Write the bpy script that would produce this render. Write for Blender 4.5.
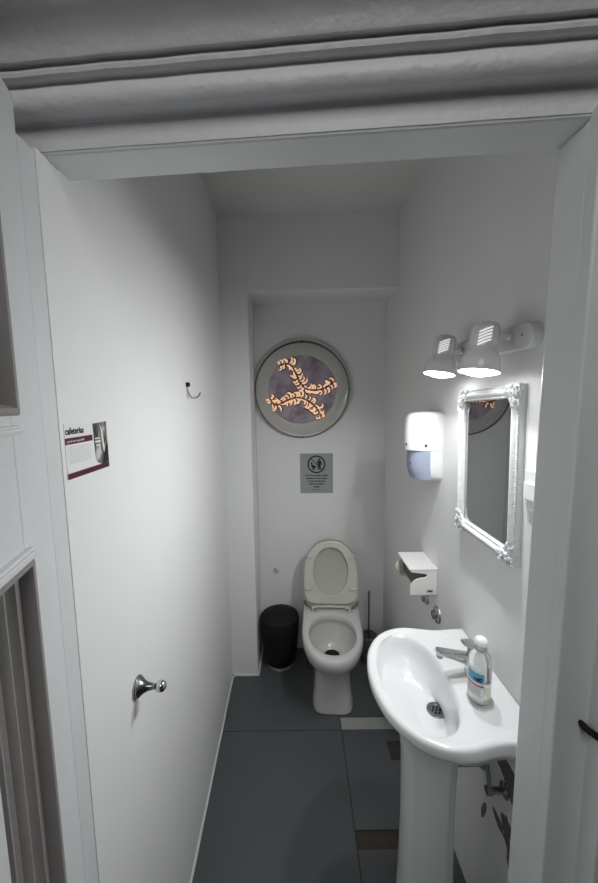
import bpy, bmesh, math, random
from mathutils import Vector, Matrix, noise
random.seed(7)
PI = math.pi
R = math.radians
for o in list(bpy.data.objects):
    bpy.data.objects.remove(o)
scn = bpy.context.scene
COL = scn.collection

# ------------------------------------------------------------------ camera
cam_d = bpy.data.cameras.new('camera')
cam = bpy.data.objects.new('camera', cam_d)
COL.objects.link(cam)
cam_d.sensor_fit = 'VERTICAL'
cam_d.sensor_height = 24.0
cam_d.lens = 349.0 * 24.0 / 883.0
cam_d.clip_start = 0.02
cam.matrix_world = Matrix.Translation((0, 0, 1.6)) @ Matrix.Rotation(R(90 - 6.2), 4, 'X') @ Matrix.Rotation(R(-0.8), 4, 'Z')
scn.camera = cam
# ------------------------------------------------------------------ world, exposure
w = bpy.data.worlds.new('world'); scn.world = w
w.use_nodes = True
w.node_tree.nodes['Background'].inputs[0].default_value = (1.0, 1.0, 0.99, 1)
w.node_tree.nodes['Background'].inputs[1].default_value = 0.10
scn.view_settings.view_transform = 'Standard'
scn.view_settings.look = 'None'
scn.view_settings.gamma = 1.0
scn.view_settings.use_curve_mapping = False
scn.view_settings.exposure = 0.25
LAMP_W = 4.1          # watts of each bulb
hl = bpy.data.lights.new('hall_light', 'AREA'); hl.size = .9; hl.energy = 9
hlo = bpy.data.objects.new('hall_light', hl); COL.objects.link(hlo)
hlo.location = (.05, -.75, 2.7)
hlo.rotation_euler = (R(40), 0, 0)

# ------------------------------------------------------------------ materials
MATS = {}
def mat(name, col, rough=0.5, metal=0.0, bump=0.0, bscale=30.0, var=0.0, vscale=6.0, trans=0.0, emit=0.0, ior=1.45, coat=0.0, alpha=1.0):
    if name in MATS: return MATS[name]
    m = bpy.data.materials.new(name); m.use_nodes = True
    nt = m.node_tree; b = nt.nodes['Principled BSDF']
    c = (*col, 1)
    b.inputs['Base Color'].default_value = c
    b.inputs['Roughness'].default_value = rough
    b.inputs['Metallic'].default_value = metal
    b.inputs['IOR'].default_value = ior
    b.inputs['Transmission Weight'].default_value = trans
    b.inputs['Coat Weight'].default_value = coat
    b.inputs['Alpha'].default_value = alpha
    if emit:
        b.inputs['Emission Color'].default_value = c
        b.inputs['Emission Strength'].default_value = emit
    tc = nt.nodes.new('ShaderNodeTexCoord')
    if var or True:
        n = nt.nodes.new('ShaderNodeTexNoise'); n.inputs['Scale'].default_value = vscale
        n.inputs['Detail'].default_value = 5
        nt.links.new(tc.outputs['Object'], n.inputs['Vector'])
        r = nt.nodes.new('ShaderNodeMix'); r.data_type = 'RGBA'
        v = max(var, 0.015)
        r.inputs[6].default_value = (*[x * (1 - v) for x in col], 1)
        r.inputs[7].default_value = (*[min(1, x * (1 + v * .6)) for x in col], 1)
        nt.links.new(n.outputs['Fac'], r.inputs[0])
        nt.links.new(r.outputs[2], b.inputs['Base Color'])
    if bump:
        n2 = nt.nodes.new('ShaderNodeTexNoise'); n2.inputs['Scale'].default_value = bscale
        n2.inputs['Detail'].default_value = 6
        nt.links.new(tc.outputs['Object'], n2.inputs['Vector'])
        bp = nt.nodes.new('ShaderNodeBump'); bp.inputs['Strength'].default_value = bump
        bp.inputs['Distance'].default_value = 0.004
        nt.links.new(n2.outputs['Fac'], bp.inputs['Height'])
        nt.links.new(bp.outputs['Normal'], b.inputs['Normal'])
    MATS[name] = m
    return m

M_wall = mat('wall_paint', (.82, .825, .815), .62, bump=.35, bscale=9, var=.03, vscale=3)
M_ceil = mat('ceiling_paint', (.76, .76, .74), .8, bump=.2, var=.04)
M_door = mat('door_paint', (.70, .715, .72), .45, bump=.22, bscale=60, var=.05, vscale=12)
M_dmould_shaded = mat('door_moulding_shaded', (.29, .275, .265), .4, bump=.2, bscale=80, var=.12, vscale=20)  # shade of faces turned from the lamp is put into this darker colour
M_arch = mat('architrave_paint', (.62, .62, .63), .45, bump=.6, bscale=70, var=.06, vscale=20)
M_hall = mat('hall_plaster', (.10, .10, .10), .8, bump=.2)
M_tile = mat('floor_tile', (.085, .093, .098), .42, bump=.12, bscale=25, var=.12, vscale=5)
M_grout = mat('floor_mortar', (.055, .046, .034), .9, bump=.8, bscale=60, var=.5, vscale=30)
M_lstrip = mat('threshold_strip', (.33, .335, .31), .5, bump=.15, var=.1, vscale=20)
M_porc = mat('porcelain', (.74, .75, .755), .12, var=.01, coat=.3)
M_porc2 = mat('toilet_porcelain', (.60, .60, .58), .14, var=.02, coat=.3)
M_seat = mat('seat_plastic', (.62, .615, .55), .28, var=.03)
M_lid = mat('lid_plastic', (.50, .495, .45), .3, var=.03)
M_chrome = mat('chrome', (.62, .63, .64), .12, 1.0)
M_dchrome = mat('worn_chrome', (.30, .30, .31), .22, 1.0, var=.2, vscale=40)
M_steel = mat('brushed_steel', (.40, .40, .40), .32, 1.0)
M_black = mat('black_plastic', (.0012, .0012, .0012), .7)
M_dark = mat('dark_gap', (.01, .01, .01), .9)
M_white = mat('white_plastic', (.80, .80, .79), .3)
M_whitem = mat('white_enamel', (.74, .74, .74), .25, coat=.2)
M_grey = mat('grey_plastic', (.34, .34, .34), .4)
M_greywin = mat('tinted_window', (.30, .33, .43), .15)
M_mirror = mat('mirror_glass', (.47, .48, .49), .015, 1.0)
M_frame = mat('white_lacquer_frame', (.74, .745, .75), .35, bump=.6, bscale=120, var=.12, vscale=90)
M_ornm = mat('silvered_carving', (.72, .735, .75), .38, bump=.8, bscale=260, var=.35, vscale=160)
M_glassring = mat('frosted_glass', (.56, .555, .525), .18, coat=.4, var=.05)
M_ringedge = mat('rim_metal', (.20, .16, .165), .2, .7)
M_pinkrim = mat('rose_metal', (.42, .10, .16), .2, .6)
M_paper = mat('paper', (.80, .80, .80), .6)
M_greypaper = mat('grey_laminate', (.36, .37, .37), .35)
M_ink = mat('black_ink', (.015, .015, .018), .5)
M_maroon = mat('maroon_print', (.085, .004, .018), .35)
M_blue = mat('blue_print', (.08, .36, .55), .35)
M_red = mat('red_print', (.40, .08, .07), .35)
M_navy = mat('navy_print', (.008, .010, .03), .35)
M_greyink = mat('grey_ink', (.42, .43, .45), .5)
M_clear = mat('clear_plastic', (.93, .95, .94), .08, trans=.92, ior=1.2)
M_soap = mat('milky_soap', (.78, .76, .66), .3)
M_bglass = mat('smoky_glass', (.5, .5, .5), .1, trans=.85, ior=1.2)
M_water = mat('bowl_water', (.35, .36, .35), .03, coat=.5)
M_card = mat('cardboard_core', (.15, .12, .07), .8)
M_roll = mat('toilet_paper', (.55, .54, .47), .9)
M_bulb = mat('lit_bulb', (1, 1, 1), .4, emit=14.0)
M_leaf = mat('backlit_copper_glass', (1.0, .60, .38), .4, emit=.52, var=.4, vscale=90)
M_leafd = mat('bronze_edge', (.13, .045, .025), .4)
M_vase = mat('caulk', (.66, .67, .67), .6, bump=.8, bscale=50)

# mauve stained glass disc
def mk_mauve():
    m = mat('mauve_glass', (.20, .165, .20), .25, emit=0.0)
    nt = m.node_tree; b = nt.nodes['Principled BSDF']
    tc = nt.nodes.new('ShaderNodeTexCoord'); n = nt.nodes.new('ShaderNodeTexNoise')
    n.inputs['Scale'].default_value = 9; n.inputs['Detail'].default_value = 7; n.inputs['Roughness'].default_value = .65
    nt.links.new(tc.outputs['Object'], n.inputs['Vector'])
    cr = nt.nodes.new('ShaderNodeValToRGB')
    cr.color_ramp.elements[0].position = .36; cr.color_ramp.elements[0].color = (.21, .17, .195, 1)
    cr.color_ramp.elements[1].position = .56; cr.color_ramp.elements[1].color = (.46, .39, .47, 1)
    nt.links.new(n.outputs['Fac'], cr.inputs[0])
    nt.links.new(cr.outputs[0], b.inputs['Base Color'])
    return m
M_mauve = mk_mauve()

# poster photograph: blotchy dark picture
def mk_photo():
    m = mat('printed_photo', (.2, .2, .2), .35)
    nt = m.node_tree; b = nt.nodes['Principled BSDF']
    tc = nt.nodes.new('ShaderNodeTexCoord'); mp = nt.nodes.new('ShaderNodeMapping')
    mp.inputs['Scale'].default_value = (30, 45, 22)
    n = nt.nodes.new('ShaderNodeTexNoise'); n.inputs['Scale'].default_value = 1.0; n.inputs['Detail'].default_value = 3
    nt.links.new(tc.outputs['Object'], mp.inputs[0]); nt.links.new(mp.outputs[0], n.inputs['Vector'])
    cr = nt.nodes.new('ShaderNodeValToRGB'); e = cr.color_ramp.elements
    e[0].position = .42; e[0].color = (.02, .02, .035, 1)
    e[1].position = .66; e[1].color = (.6, .6, .64, 1)
    x = e.new(.50); x.color = (.09, .10, .09, 1)
    x = e.new(.56); x.color = (.19, .20, .09, 1)
    x = e.new(.60); x.color = (.25, .24, .27, 1)
    nt.links.new(n.outputs['Fac'], cr.inputs[0]); nt.links.new(cr.outputs[0], b.inputs['Base Color'])
    return m
M_photo = mk_photo()

# right wall: broken dark plaster under the basin (object coords == world coords)
def mk_damaged():
    m = mat('wall_paint_damaged', (.82, .825, .815), .62, bump=.35, bscale=9, var=.03, vscale=3)
    nt = m.node_tree; b = nt.nodes['Principled BSDF']
    tc = nt.nodes.new('ShaderNodeTexCoord')
    n = nt.nodes.new('ShaderNodeTexNoise'); n.inputs['Scale'].default_value = 16; n.inputs['Detail'].default_value = 5
    nt.links.new(tc.outputs['Object'], n.inputs['Vector'])
    cur = b.inputs['Base Color'].links[0].from_socket
    masks = None
    def mth(op, a, bb):
        x = nt.nodes.new('ShaderNodeMath'); x.operation = op
        for i, v in enumerate((a, bb)):
            if v is None: continue
            if isinstance(v, (int, float)): x.inputs[i].default_value = v
            else: nt.links.new(v, x.inputs[i])
        return x.outputs[0]
    for (cy, cz, sy, sz, rot) in ((.86, .63, .11, .045, .2), (.80, .60, .05, .05, 0), (.80, .42, .022, .085, -.35), (.86, .44, .05, .016, .3), (.92, .385, .012, .05, .3)):
        mp = nt.nodes.new('ShaderNodeMapping'); mp.vector_type = 'TEXTURE'
        mp.inputs['Location'].default_value = (.54, cy, cz); mp.inputs['Rotation'].default_value = (rot, 0, 0)
        mp.inputs['Scale'].default_value = (1, sy, sz)
        nt.links.new(tc.outputs['Object'], mp.inputs[0])
        ln = nt.nodes.new('ShaderNodeVectorMath'); ln.operation = 'LENGTH'
        nt.links.new(mp.outputs[0], ln.inputs[0])
        d = mth('ADD', ln.outputs['Value'], mth('MULTIPLY', mth('SUBTRACT', n.outputs['Fac'], .5), 3.2))
        s = mth('LESS_THAN', d, .8)
        masks = s if masks is None else mth('MAXIMUM', masks, s)
    mix = nt.nodes.new('ShaderNodeMix'); mix.data_type = 'RGBA'
    nt.links.new(masks, mix.inputs[0]); nt.links.new(cur, mix.inputs[6]); mix.inputs[7].default_value = (.14, .135, .13, 1)
    nt.links.new(mix.outputs[2], b.inputs['Base Color'])
    return m
M_wallR = mk_damaged()

# ------------------------------------------------------------------ mesh helpers
def box(bm, lo, hi, mi=0):
    vs = [bm.verts.new((x, y, z)) for x in (lo[0], hi[0]) for y in (lo[1], hi[1]) for z in (lo[2], hi[2])]
    for f in ((0, 1, 3, 2), (4, 6, 7, 5), (0, 4, 5, 1), (2, 3, 7, 6), (0, 2, 6, 4), (1, 5, 7, 3)):
        fc = bm.faces.new([vs[i] for i in f]); fc.material_index = mi
    return vs

def prism(bm, pts, d, mi=0):
    """closed 3D polygon pts extruded along vector d"""
    d = Vector(d)
    a = [bm.verts.new(Vector(p)) for p in pts]; b = [bm.verts.new(Vector(p) + d) for p in pts]
    n = len(pts)
    bm.faces.new(a).material_index = mi; bm.faces.new(b[::-1]).material_index = mi
    for i in range(n):
        j = (i + 1) % n
        bm.faces.new((a[i], b[i], b[j], a[j])).material_index = mi
    return a + b

def loft(bm, rings, cap0=True, cap1=True, closed=True):
    vr = [[bm.verts.new(Vector(p)) for p in r] for r in rings]
    n = len(vr[0])
    for k in range(len(vr) - 1):
        for i in range(n if closed else n - 1):
            j = (i + 1) % n
            bm.faces.new((vr[k][i], vr[k][j], vr[k + 1][j], vr[k + 1][i]))
    if cap0: bm.faces.new(vr[0][::-1])
    if cap1: bm.faces.new(vr[-1])
    return vr

def axes(ax):
    ax = Vector(ax).normalized()
    t = Vector((0, 0, 1)) if abs(ax.z) < .9 else Vector((1, 0, 0))
    u = ax.cross(t).normalized(); v = ax.cross(u)
    return ax, u, v

def lathe(bm, prof, o, ax, n=32, cap0=True, cap1=True, sx=1.0, sy=1.0):
    """prof: list of (radius, distance along axis)"""
    ax, u, v = axes(ax); o = Vector(o)
    rings = [[o + ax * h + (u * math.cos(2 * PI * i / n) * sx + v * math.sin(2 * PI * i / n) * sy) * max(r, 1e-4) for i in range(n)] for r, h in prof]
    return loft(bm, rings, cap0, cap1)

def tube(bm, pts, r, n=12, cap=True):
    pts = [Vector(p) for p in pts]; rings = []
    u = None
    for i, p in enumerate(pts):
        t = (pts[min(i + 1, len(pts) - 1)] - pts[max(i - 1, 0)]).normalized()
        if u is None: _, u, v = axes(t)
        else:
            u = (u - t * u.dot(t)).normalized(); v = t.cross(u)
        rr = r[i] if isinstance(r, (list, tuple)) else r
        rings.append([p + (u * math.cos(2 * PI * k / n) + v * math.sin(2 * PI * k / n)) * rr for k in range(n)])
    return loft(bm, rings, cap, cap)

def smooth_path(pts, m=6):
    pts = [Vector(p) for p in pts]; out = []
    P = [pts[0]] + pts + [pts[-1]]
    for i in range(1, len(P) - 2):
        for k in range(m):
            t = k / m; a, b, c, d = P[i - 1], P[i], P[i + 1], P[i + 2]
            out.append(.5 * ((2 * b) + (c - a) * t + (2 * a - 5 * b + 4 * c - d) * t * t + (3 * b - a - 3 * c + d) * t ** 3))
    out.append(pts[-1]); return out

def finish(name, bm, mats, parent=None, loc=None, rotz=0.0, smooth=35, bevel=0.0, bseg=2, subd=0, local=False):
    """bm in world coords (or in the local frame with local=True)."""
    bmesh.ops.recalc_face_normals(bm, faces=bm.faces[:])
    me = bpy.data.meshes.new(name)
    if parent is None:
        if loc is None and not local:
            xs = [v.co for v in bm.verts]
            loc = Vector(((min(p.x for p in xs) + max(p.x for p in xs)) / 2, (min(p.y for p in xs) + max(p.y for p in xs)) / 2, min(p.z for p in xs)))
        mw = Matrix.Translation(Vector(loc or (0, 0, 0))) @ Matrix.Rotation(rotz, 4, 'Z')
    else:
        mw = WM[parent.name]
    if not local: bm.transform(mw.inverted())
    if parent is None and False: pass
    bm.to_mesh(me); bm.free()
    if not isinstance(mats, (list, tuple)): mats = [mats]
    for m in mats: me.materials.append(m)
    o = bpy.data.objects.new(name, me); COL.objects.link(o)
    if parent is None:
        o.matrix_world = mw; WM[o.name] = mw
    else:
        o.parent = parent; WM[o.name] = mw
    if smooth:
        for p in me.polygons: p.use_smooth = True
        try:
            me.set_sharp_from_angle(angle=R(smooth))
        except Exception: pass
    if bevel:
        b = o.modifiers.new('bevel', 'BEVEL'); b.width = bevel; b.segments = bseg; b.limit_method = 'ANGLE'; b.angle_limit = R(40)
    if subd:
        s = o.modifiers.new('subd', 'SUBSURF'); s.levels = subd; s.render_levels = subd
    return o
WM = {}
def BM(): return bmesh.new()
def tag(o, label, cat, group=None):
    o['label'] = label; o['category'] = cat
    if group: o['group'] = group
    return o
def thing(name, label, cat, loc, rotz=0.0, group=None):
    o = bpy.data.objects.new(name, None); COL.objects.link(o); o.empty_display_size = .05
    mw = Matrix.Translation(Vector(loc)) @ Matrix.Rotation(rotz, 4, 'Z')
    o.matrix_world = mw; WM[o.name] = mw
    return tag(o, label, cat, group)
def struct(name, bm, mats, **k):
    o = finish(name, bm, mats, loc=(0, 0, 0), **k); o['kind'] = 'structure'; return o

def text_mesh(name, body, size, mw, m, parent, bold=0.0, align='CENTER', sx=1.0):
    """mw: matrix placing the text's XY plane; returns mesh part"""
    c = bpy.data.curves.new(name, 'FONT'); c.body = body; c.size = size; c.align_x = align; c.offset = bold; c.resolution_u = 2
    c.extrude = .0002
    t = bpy.data.objects.new('t', c); COL.objects.link(t)
    bpy.context.view_layer.update()
    me = bpy.data.meshes.new_from_object(t)
    bpy.data.objects.remove(t); bpy.data.curves.remove(c)
    me.transform(Matrix.Diagonal((sx, 1, 1, 1)))
    me.transform(WM[parent.name].inverted() @ mw)
    me.materials.clear(); me.materials.append(m)
    o = bpy.data.objects.new(name, me); COL.objects.link(o); o.parent = parent; WM[o.name] = WM[parent.name]
    return o

# ------------------------------------------------------------------ room geometry
XL = lambda y: -.376 - (y - .55) * (.036 / 1.35)       # left wall
XR = lambda y: .540 - (y - .8) * (.012 / 1.35)         # right wall
YB = lambda x: 1.905 - .03 * x                         # back wall face
YN = lambda x: 2.14 - .03 * x                          # niche back
YI = lambda x: .603 - .075 * x                         # inside face of the front wall
YO = lambda x: .538 - .075 * x                         # outside face
ZC = 2.575
NX, NZ = -.262, 2.19
LZ = 1.975                                             # lintel soffit
T = .12

# walls
bm = BM()
prism(bm, [(XL(.60), .60, -.02), (XL(2.3), 2.3, -.02), (XL(2.3) - T, 2.3, -.02), (XL(.60) - T, .60, -.02)], (0, 0, ZC + .04))
prism(bm, [(XL(.548), .548, -.02), (XL(.60), .60, -.02), (XL(.60) - T, .60, -.02), (XL(.548) - T, .548, -.02)], (0, 0, 1.974 + .02))
struct('wall_left', bm, M_wall, smooth=0)
bm = BM()
prism(bm, [(XR(.5), .5, -.02), (XR(2.3), 2.3, -.02), (XR(2.3) + T, 2.3, -.02), (XR(.5) + T, .5, -.02)], (0, 0, ZC + .04))
struct('wall_right', bm, M_wallR, smooth=0)
bm = BM()
x0, x1 = XL(2.0) - .05, XR(2.0) + .05
prism(bm, [(x0, YB(x0), -.02), (NX, YB(NX), -.02), (NX - .002, YN(NX), -.02), (NX - .002, 2.3, -.02), (x0, 2.3, -.02)], (0, 0, ZC + .04))
prism(bm, [(NX - .002, YN(NX), -.02), (x1, YN(x1), -.02), (x1, 2.3, -.02), (NX - .002, 2.3, -.02)], (0, 0, ZC + .04))
prism(bm, [(NX - .001, YB(NX), NZ), (x1, YB(x1), NZ), (x1, YN(x1) + .01, NZ), (NX - .001, YN(NX) + .01, NZ)], (0, 0, ZC + .02 - NZ))
struct('wall_back', bm, M_wall, smooth=0, bevel=.004)
bm = BM(); box(bm, (-.6, .3, ZC), (.75, 2.35, ZC + .1)); struct('ceiling', bm, M_ceil, smooth=0)

# front wall with the doorway: lintel + right pier (reveal) + left stub
bm = BM()
xa, xb = -.375, .396
prism(bm, [(xa - .2, YO(xa - .2), LZ), (xb + .28, YO(xb + .28), LZ), (xb + .28, YI(xb + .28), LZ), (xa - .2, YI(xa - .2), LZ)], (0, 0, ZC - LZ + .05))
# right pier
prism(bm, [(xb, YO(xb) - .0, -.02), (xb, YI(xb), -.02), (xb + .28, YI(xb + .28), -.02), (xb + .28, YO(xb + .28), -.02)], (0, 0, LZ + .02))
for v in bm.verts:
    if v.co.x > .3 and v.co.z < 1.0: v.co.x -= .0155
struct('wall_front', bm, M_door, smooth=0, bevel=.004)

# right door frame with rebate (the whole jamb leans in slightly towards the floor)
def lean(bm):
    for v in bm.verts:
        if v.co.x > .3: v.co.x -= .011 * max(0, (1.97 - v.co.z)) / 1.4
bm = BM()
ya = .490
xs = xb + .049
prism(bm, [(xb + .0, ya, -.02), (xs, ya - .004, -.02), (xs, ya - .036, -.02), (xs + .30, ya - .060, -.02), (xs + .30, ya + .03, -.02), (xb, YO(xb) + .004, -.02)], (0, 0, LZ + .03))
lean(bm)
struct('trim_1', bm, M_door, smooth=0, bevel=.003)

# left jamb strip between leaf and wall
bm = BM()
prism(bm, [(XL(.55) - .0004, .5475, -.02), (-.3750, .511, -.02), (-.52, .50, -.02), (-.52, .5475, -.02)], (0, 0, 1.968 + .02))
struct('trim_2', bm, M_door, smooth=0, bevel=.002)

# architrave over the door: moulded profile swept along the wall
prof = [(-.030, 1.9790), (-.003, 1.9785), (.0, 1.9790), (.0, 2.0135), (.001, 2.0150), (.020, 2.0135), (.0245, 2.0160), (.029, 2.022), (.0305, 2.030), (.028, 2.039),
        (.021, 2.0480), (.021, 2.0500), (.030, 2.0490), (.0345, 2.0510), (.0360, 2.055), (.0340, 2.0595), (.029, 2.0635), (.029, 2.0655), (.041, 2.0635), (.0435, 2.067), (.0455, 2.075), (.052, 2.085), (.062, 2.094), (.072, 2.098),
        (.080, 2.0985), (.082, 2.106), (.082, 2.125), (-.02, 2.135)]
bm = BM()
rings = []
d = Vector((1, -.075, 0)).normalized(); nrm = Vector((d.y, -d.x, 0))
L0 = Vector((-.47, YO(-.47), 0)); L1 = Vector((.86, YO(.86), 0))
N = 60
for i in range(N + 1):
    p = L0.lerp(L1, i / N)
    wv = .0008 * noise.noise(Vector((i * .35, 0, 0)))
    rings.append([p + nrm * (o + .0012 + (wv if 4 < k < 24 else 0)) + Vector((0, 0, z + wv)) for k, (o, z) in enumerate(prof)])
loft(bm, rings, True, True)
struct('trim_3', bm, M_arch, smooth=28)

# hall: dark wall above, side and ceiling (what the architrave is fixed to)
bm = BM()
prism(bm, [(-1.42, YO(-1.42) - .002, 2.10), (1.62, YO(1.62) - .002, 2.10), (1.62, YO(1.62) + .05, 2.10), (-1.42, YO(-1.42) + .05, 2.10)], (0, 0, .9))
prism(bm, [(-.53, YO(-.53), 0), (-1.42, YO(-1.42), 0), (-1.42, YO(-1.42) + .08, 0), (-.53, YO(-.53) + .08, 0)], (0, 0, 2.1))
prism(bm, [(.75, YO(.75) + .0, 0), (1.62, YO(1.62), 0), (1.62, YO(1.62) + .08, 0), (.75, YO(.75) + .08, 0)], (0, 0, 2.1))
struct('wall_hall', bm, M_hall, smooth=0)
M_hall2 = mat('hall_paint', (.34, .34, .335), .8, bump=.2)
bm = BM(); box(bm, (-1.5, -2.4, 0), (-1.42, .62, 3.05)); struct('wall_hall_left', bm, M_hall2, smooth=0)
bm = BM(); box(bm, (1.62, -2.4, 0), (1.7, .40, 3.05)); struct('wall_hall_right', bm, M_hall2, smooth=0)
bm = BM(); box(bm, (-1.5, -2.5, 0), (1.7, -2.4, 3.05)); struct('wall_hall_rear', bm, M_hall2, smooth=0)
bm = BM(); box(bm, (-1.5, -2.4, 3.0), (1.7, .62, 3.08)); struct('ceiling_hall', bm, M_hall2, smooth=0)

# floor
bm = BM()
box(bm, (-1.5, -2.4, -.05), (1.7, 2.35, -.005), 0)
g = .0016
slabs = [(-1.5, -2.4, .190 - g, 1.555 - g), (-.6, 1.555 + g, .190 - g, 1.622), (-.6, 1.622, .243 - g, 2.35), (.243 + g, 1.622 + g, .75, 2.35),
         (.190 + g, 1.149, .395, 1.555 - g), (.395, 1.149, .75, 1.405), (.395, 1.495, .75, 1.555 - g), (.46, 1.405, .75, 1.495),
         (.190 + g, -2.4, 1.7, 1.090), (.37, 1.090, .75, 1.149)]
for a in slabs: box(bm, (a[0], a[1], -.006), (a[2], a[3], 0), 1)
box(bm, (.190 + g, 1.556, -.006), (.75, 1.6205, .001), 2)
struct('floor', bm, [M_grout, M_tile, M_lstrip], smooth=0)

# caulk bead along the left wall, around the niche step
bm = BM()
pts = [(XL(y) + .002, y, .002) for y in [.56 + .07 * i for i in range(20)]] + [(-.395, YB(-.4) - .006, .002), (-.32, YB(-.3) - .005, .002), (NX + .004, YB(NX) - .004, .002), (NX + .004, 2.0, .002), (NX + .005, 2.13, .002)]
pts = [Vector(p) + Vector((.0015 * noise.noise(Vector((i * 1.7, 0, 0))), 0, 0)) for i, p in enumerate(pts)]
tube(bm, pts, [.006 + .0025 * noise.noise(Vector((i * .9, 3, 0))) for i in range(len(pts))], 8)
struct('baseboard_left', bm, M_vase)

# ------------------------------------------------------------------ door leaf (open towards the viewer)
H = Vector((-.374, .511, 0)); ld = Vector((.27, -1, 0)).normalized(); ln = Vector((-ld.y, ld.x, 0))  # ln points to +x (visible side)
if ln.x < 0: ln = -ln
door = bpy.data.objects.new('door_1', None); COL.objects.link(door)
mwd = Matrix(((ld.x, ln.x, 0, H.x), (ld.y, ln.y, 0, H.y), (0, 0, 1, 0), (0, 0, 0, 1)))   # local x along leaf, y = outwards, z up
door.matrix_world = mwd; WM[door.name] = mwd; door['kind'] = 'structure'
S0, LW, LT = .0, .60, 2.012
st = .086                                 # stile width at hinge side
pw = LW - 2 * st
zs = (.18, 1.396, 1.600, 1.92)            # lower panel z range, upper panel z range
bm = BM()
th = -.044
box(bm, (0, th, .01), (st, 0, LT)); box(bm, (LW - st, th, .01), (LW, 0, LT))
box(bm, (st, th, .01), (LW - st, 0, zs[0])); box(bm, (st, th, zs[1]), (LW - st, 0, zs[2])); box(bm, (st, th, zs[3]), (LW - st, 0, LT))
for a, b in ((zs[0], zs[1]), (zs[2], zs[3])):
    box(bm, (st - .002, th + .004, a - .002), (LW - st + .002, -.034, b + .002))
o = finish('leaf_frame', bm, M_door, parent=door, local=True, smooth=0, bevel=.0015)
def panel_mould(a, b, name):
    # mitred moulding frame: closed section swept round the rectangle
    bm = BM()
    sec = [(-.010, -.001), (-.010, .004), (-.006, .0075), (-.001, .007), (.002, .002), (.004, -.008), (.009, -.0095), (.012, -.009), (.0145, -.014), (.018, -.018), (.0215, -.0175), (.024, -.020), (.027, -.0265), (.032, -.030), (.036, -.0295), (.038, -.0345), (.0, -.0345)]
    cs = [(st, a, 1, 1), (LW - st, a, -1, 1), (LW - st, b, -1, -1), (st, b, 1, -1)]
    rings = [[(cx + sx * o_, h, cz + sz * o_) for o_, h in sec] for cx, cz, sx, sz in cs]
    vr = [[bm.verts.new(p) for p in r] for r in rings]
    n = len(sec)
    for k in range(4):
        for i in range(n):
            j = (i + 1) % n
            bm.faces.new((vr[k][i], vr[k][j], vr[(k + 1) % 4][j], vr[(k + 1) % 4][i]))
    o = finish(name, bm, M_dmould_shaded, parent=door, local=True, smooth=30)
    o['label'] = 'panel moulding with its shade put into the grey-brown colour'
    return o
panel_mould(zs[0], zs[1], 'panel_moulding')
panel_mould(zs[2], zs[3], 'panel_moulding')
# projecting ledge under the upper panel and head over the lower one
bm = BM()
for (z0, z1, pr_) in ((1.566, 1.578, .006), (1.405, 1.420, .008)):
    box(bm, (st - .010, -.001, z0), (LW - st + .010, pr_, z1))
    box(bm, (st - .006, -.001, z0 + .003), (LW - st + .006, pr_ + .004, z1 - .003))
finish('panel_ledge', bm, M_door, parent=door, local=True, smooth=0, bevel=.002)

# ------------------------------------------------------------------ latch hook on the right frame
bm = BM()
pts = smooth_path([(.4265, .4905, 1.1085), (.4275, .486, 1.1065), (.4305, .479, 1.1030), (.4335, .471, 1.1030), (.4335, .463, 1.1060)], 5)
tube(bm, pts, [.0024 + .0028 * min(1, i / 8) for i in range(len(pts))], 12)
tag(finish('latch_hook', bm, M_black), 'small black curved metal hook screwed to the grey door frame', 'hook')

# ------------------------------------------------------------------ things on the left wall
def wl(y, z, off=0.0): return Vector((XL(y) + off, y, z))
nL = Vector((1, .0267, 0)).normalized()
# chrome knob
t = thing('towel_peg', 'chrome trumpet-shaped peg low on the left wall with a ball at its end', 'peg', wl(.738, .957))
bm = BM(); lathe(bm, [(.0235, 0), (.0245, .001), (.0245, .004), (.0225, .006), (.0225, .0075), (.018, .0115), (.0130, .018), (.0095, .026), (.0078, .033), (.0070, .037)], wl(.738, .957), nL, 40)
finish('flange', bm, M_dchrome, parent=t)
bm = BM(); lathe(bm, [(.0070, .037), (.0058, .038), (.0056, .041), (.0072, .0425)], wl(.738, .957), nL, 32)
finish('neck', bm, M_dchrome, parent=t)
bm = BM()
rb = .0130
lathe(bm, [(rb * math.sin(PI * i / 16), .0415 + rb - rb * math.cos(PI * i / 16)) for i in range(17)], wl(.738, .957), nL, 32, False, False)
finish('ball', bm, M_chrome, parent=t)
# coat hook
t = thing('coat_hook', 'small dark metal J-shaped coat hook high on the left wall', 'hook', wl(1.245, 1.67))
bm = BM(); lathe(bm, [(.007, 0), (.008, .001), (.008, .010), (.006, .012)], wl(1.245, 1.672), nL, 16)
finish('mount', bm, M_dark, parent=t)
bm = BM()
b0 = wl(1.245, 1.672)
tube(bm, smooth_path([b0 + Vector((.004, 0, -.004)), b0 + Vector((.006, 0, -.025)), b0 + Vector((.014, .002, -.043)), b0 + Vector((.028, .002, -.047)), b0 + Vector((.041, .002, -.040)), b0 + Vector((.048, .002, -.028))], 5), .0028, 10)
finish('arm', bm, M_steel, parent=t)
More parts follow.
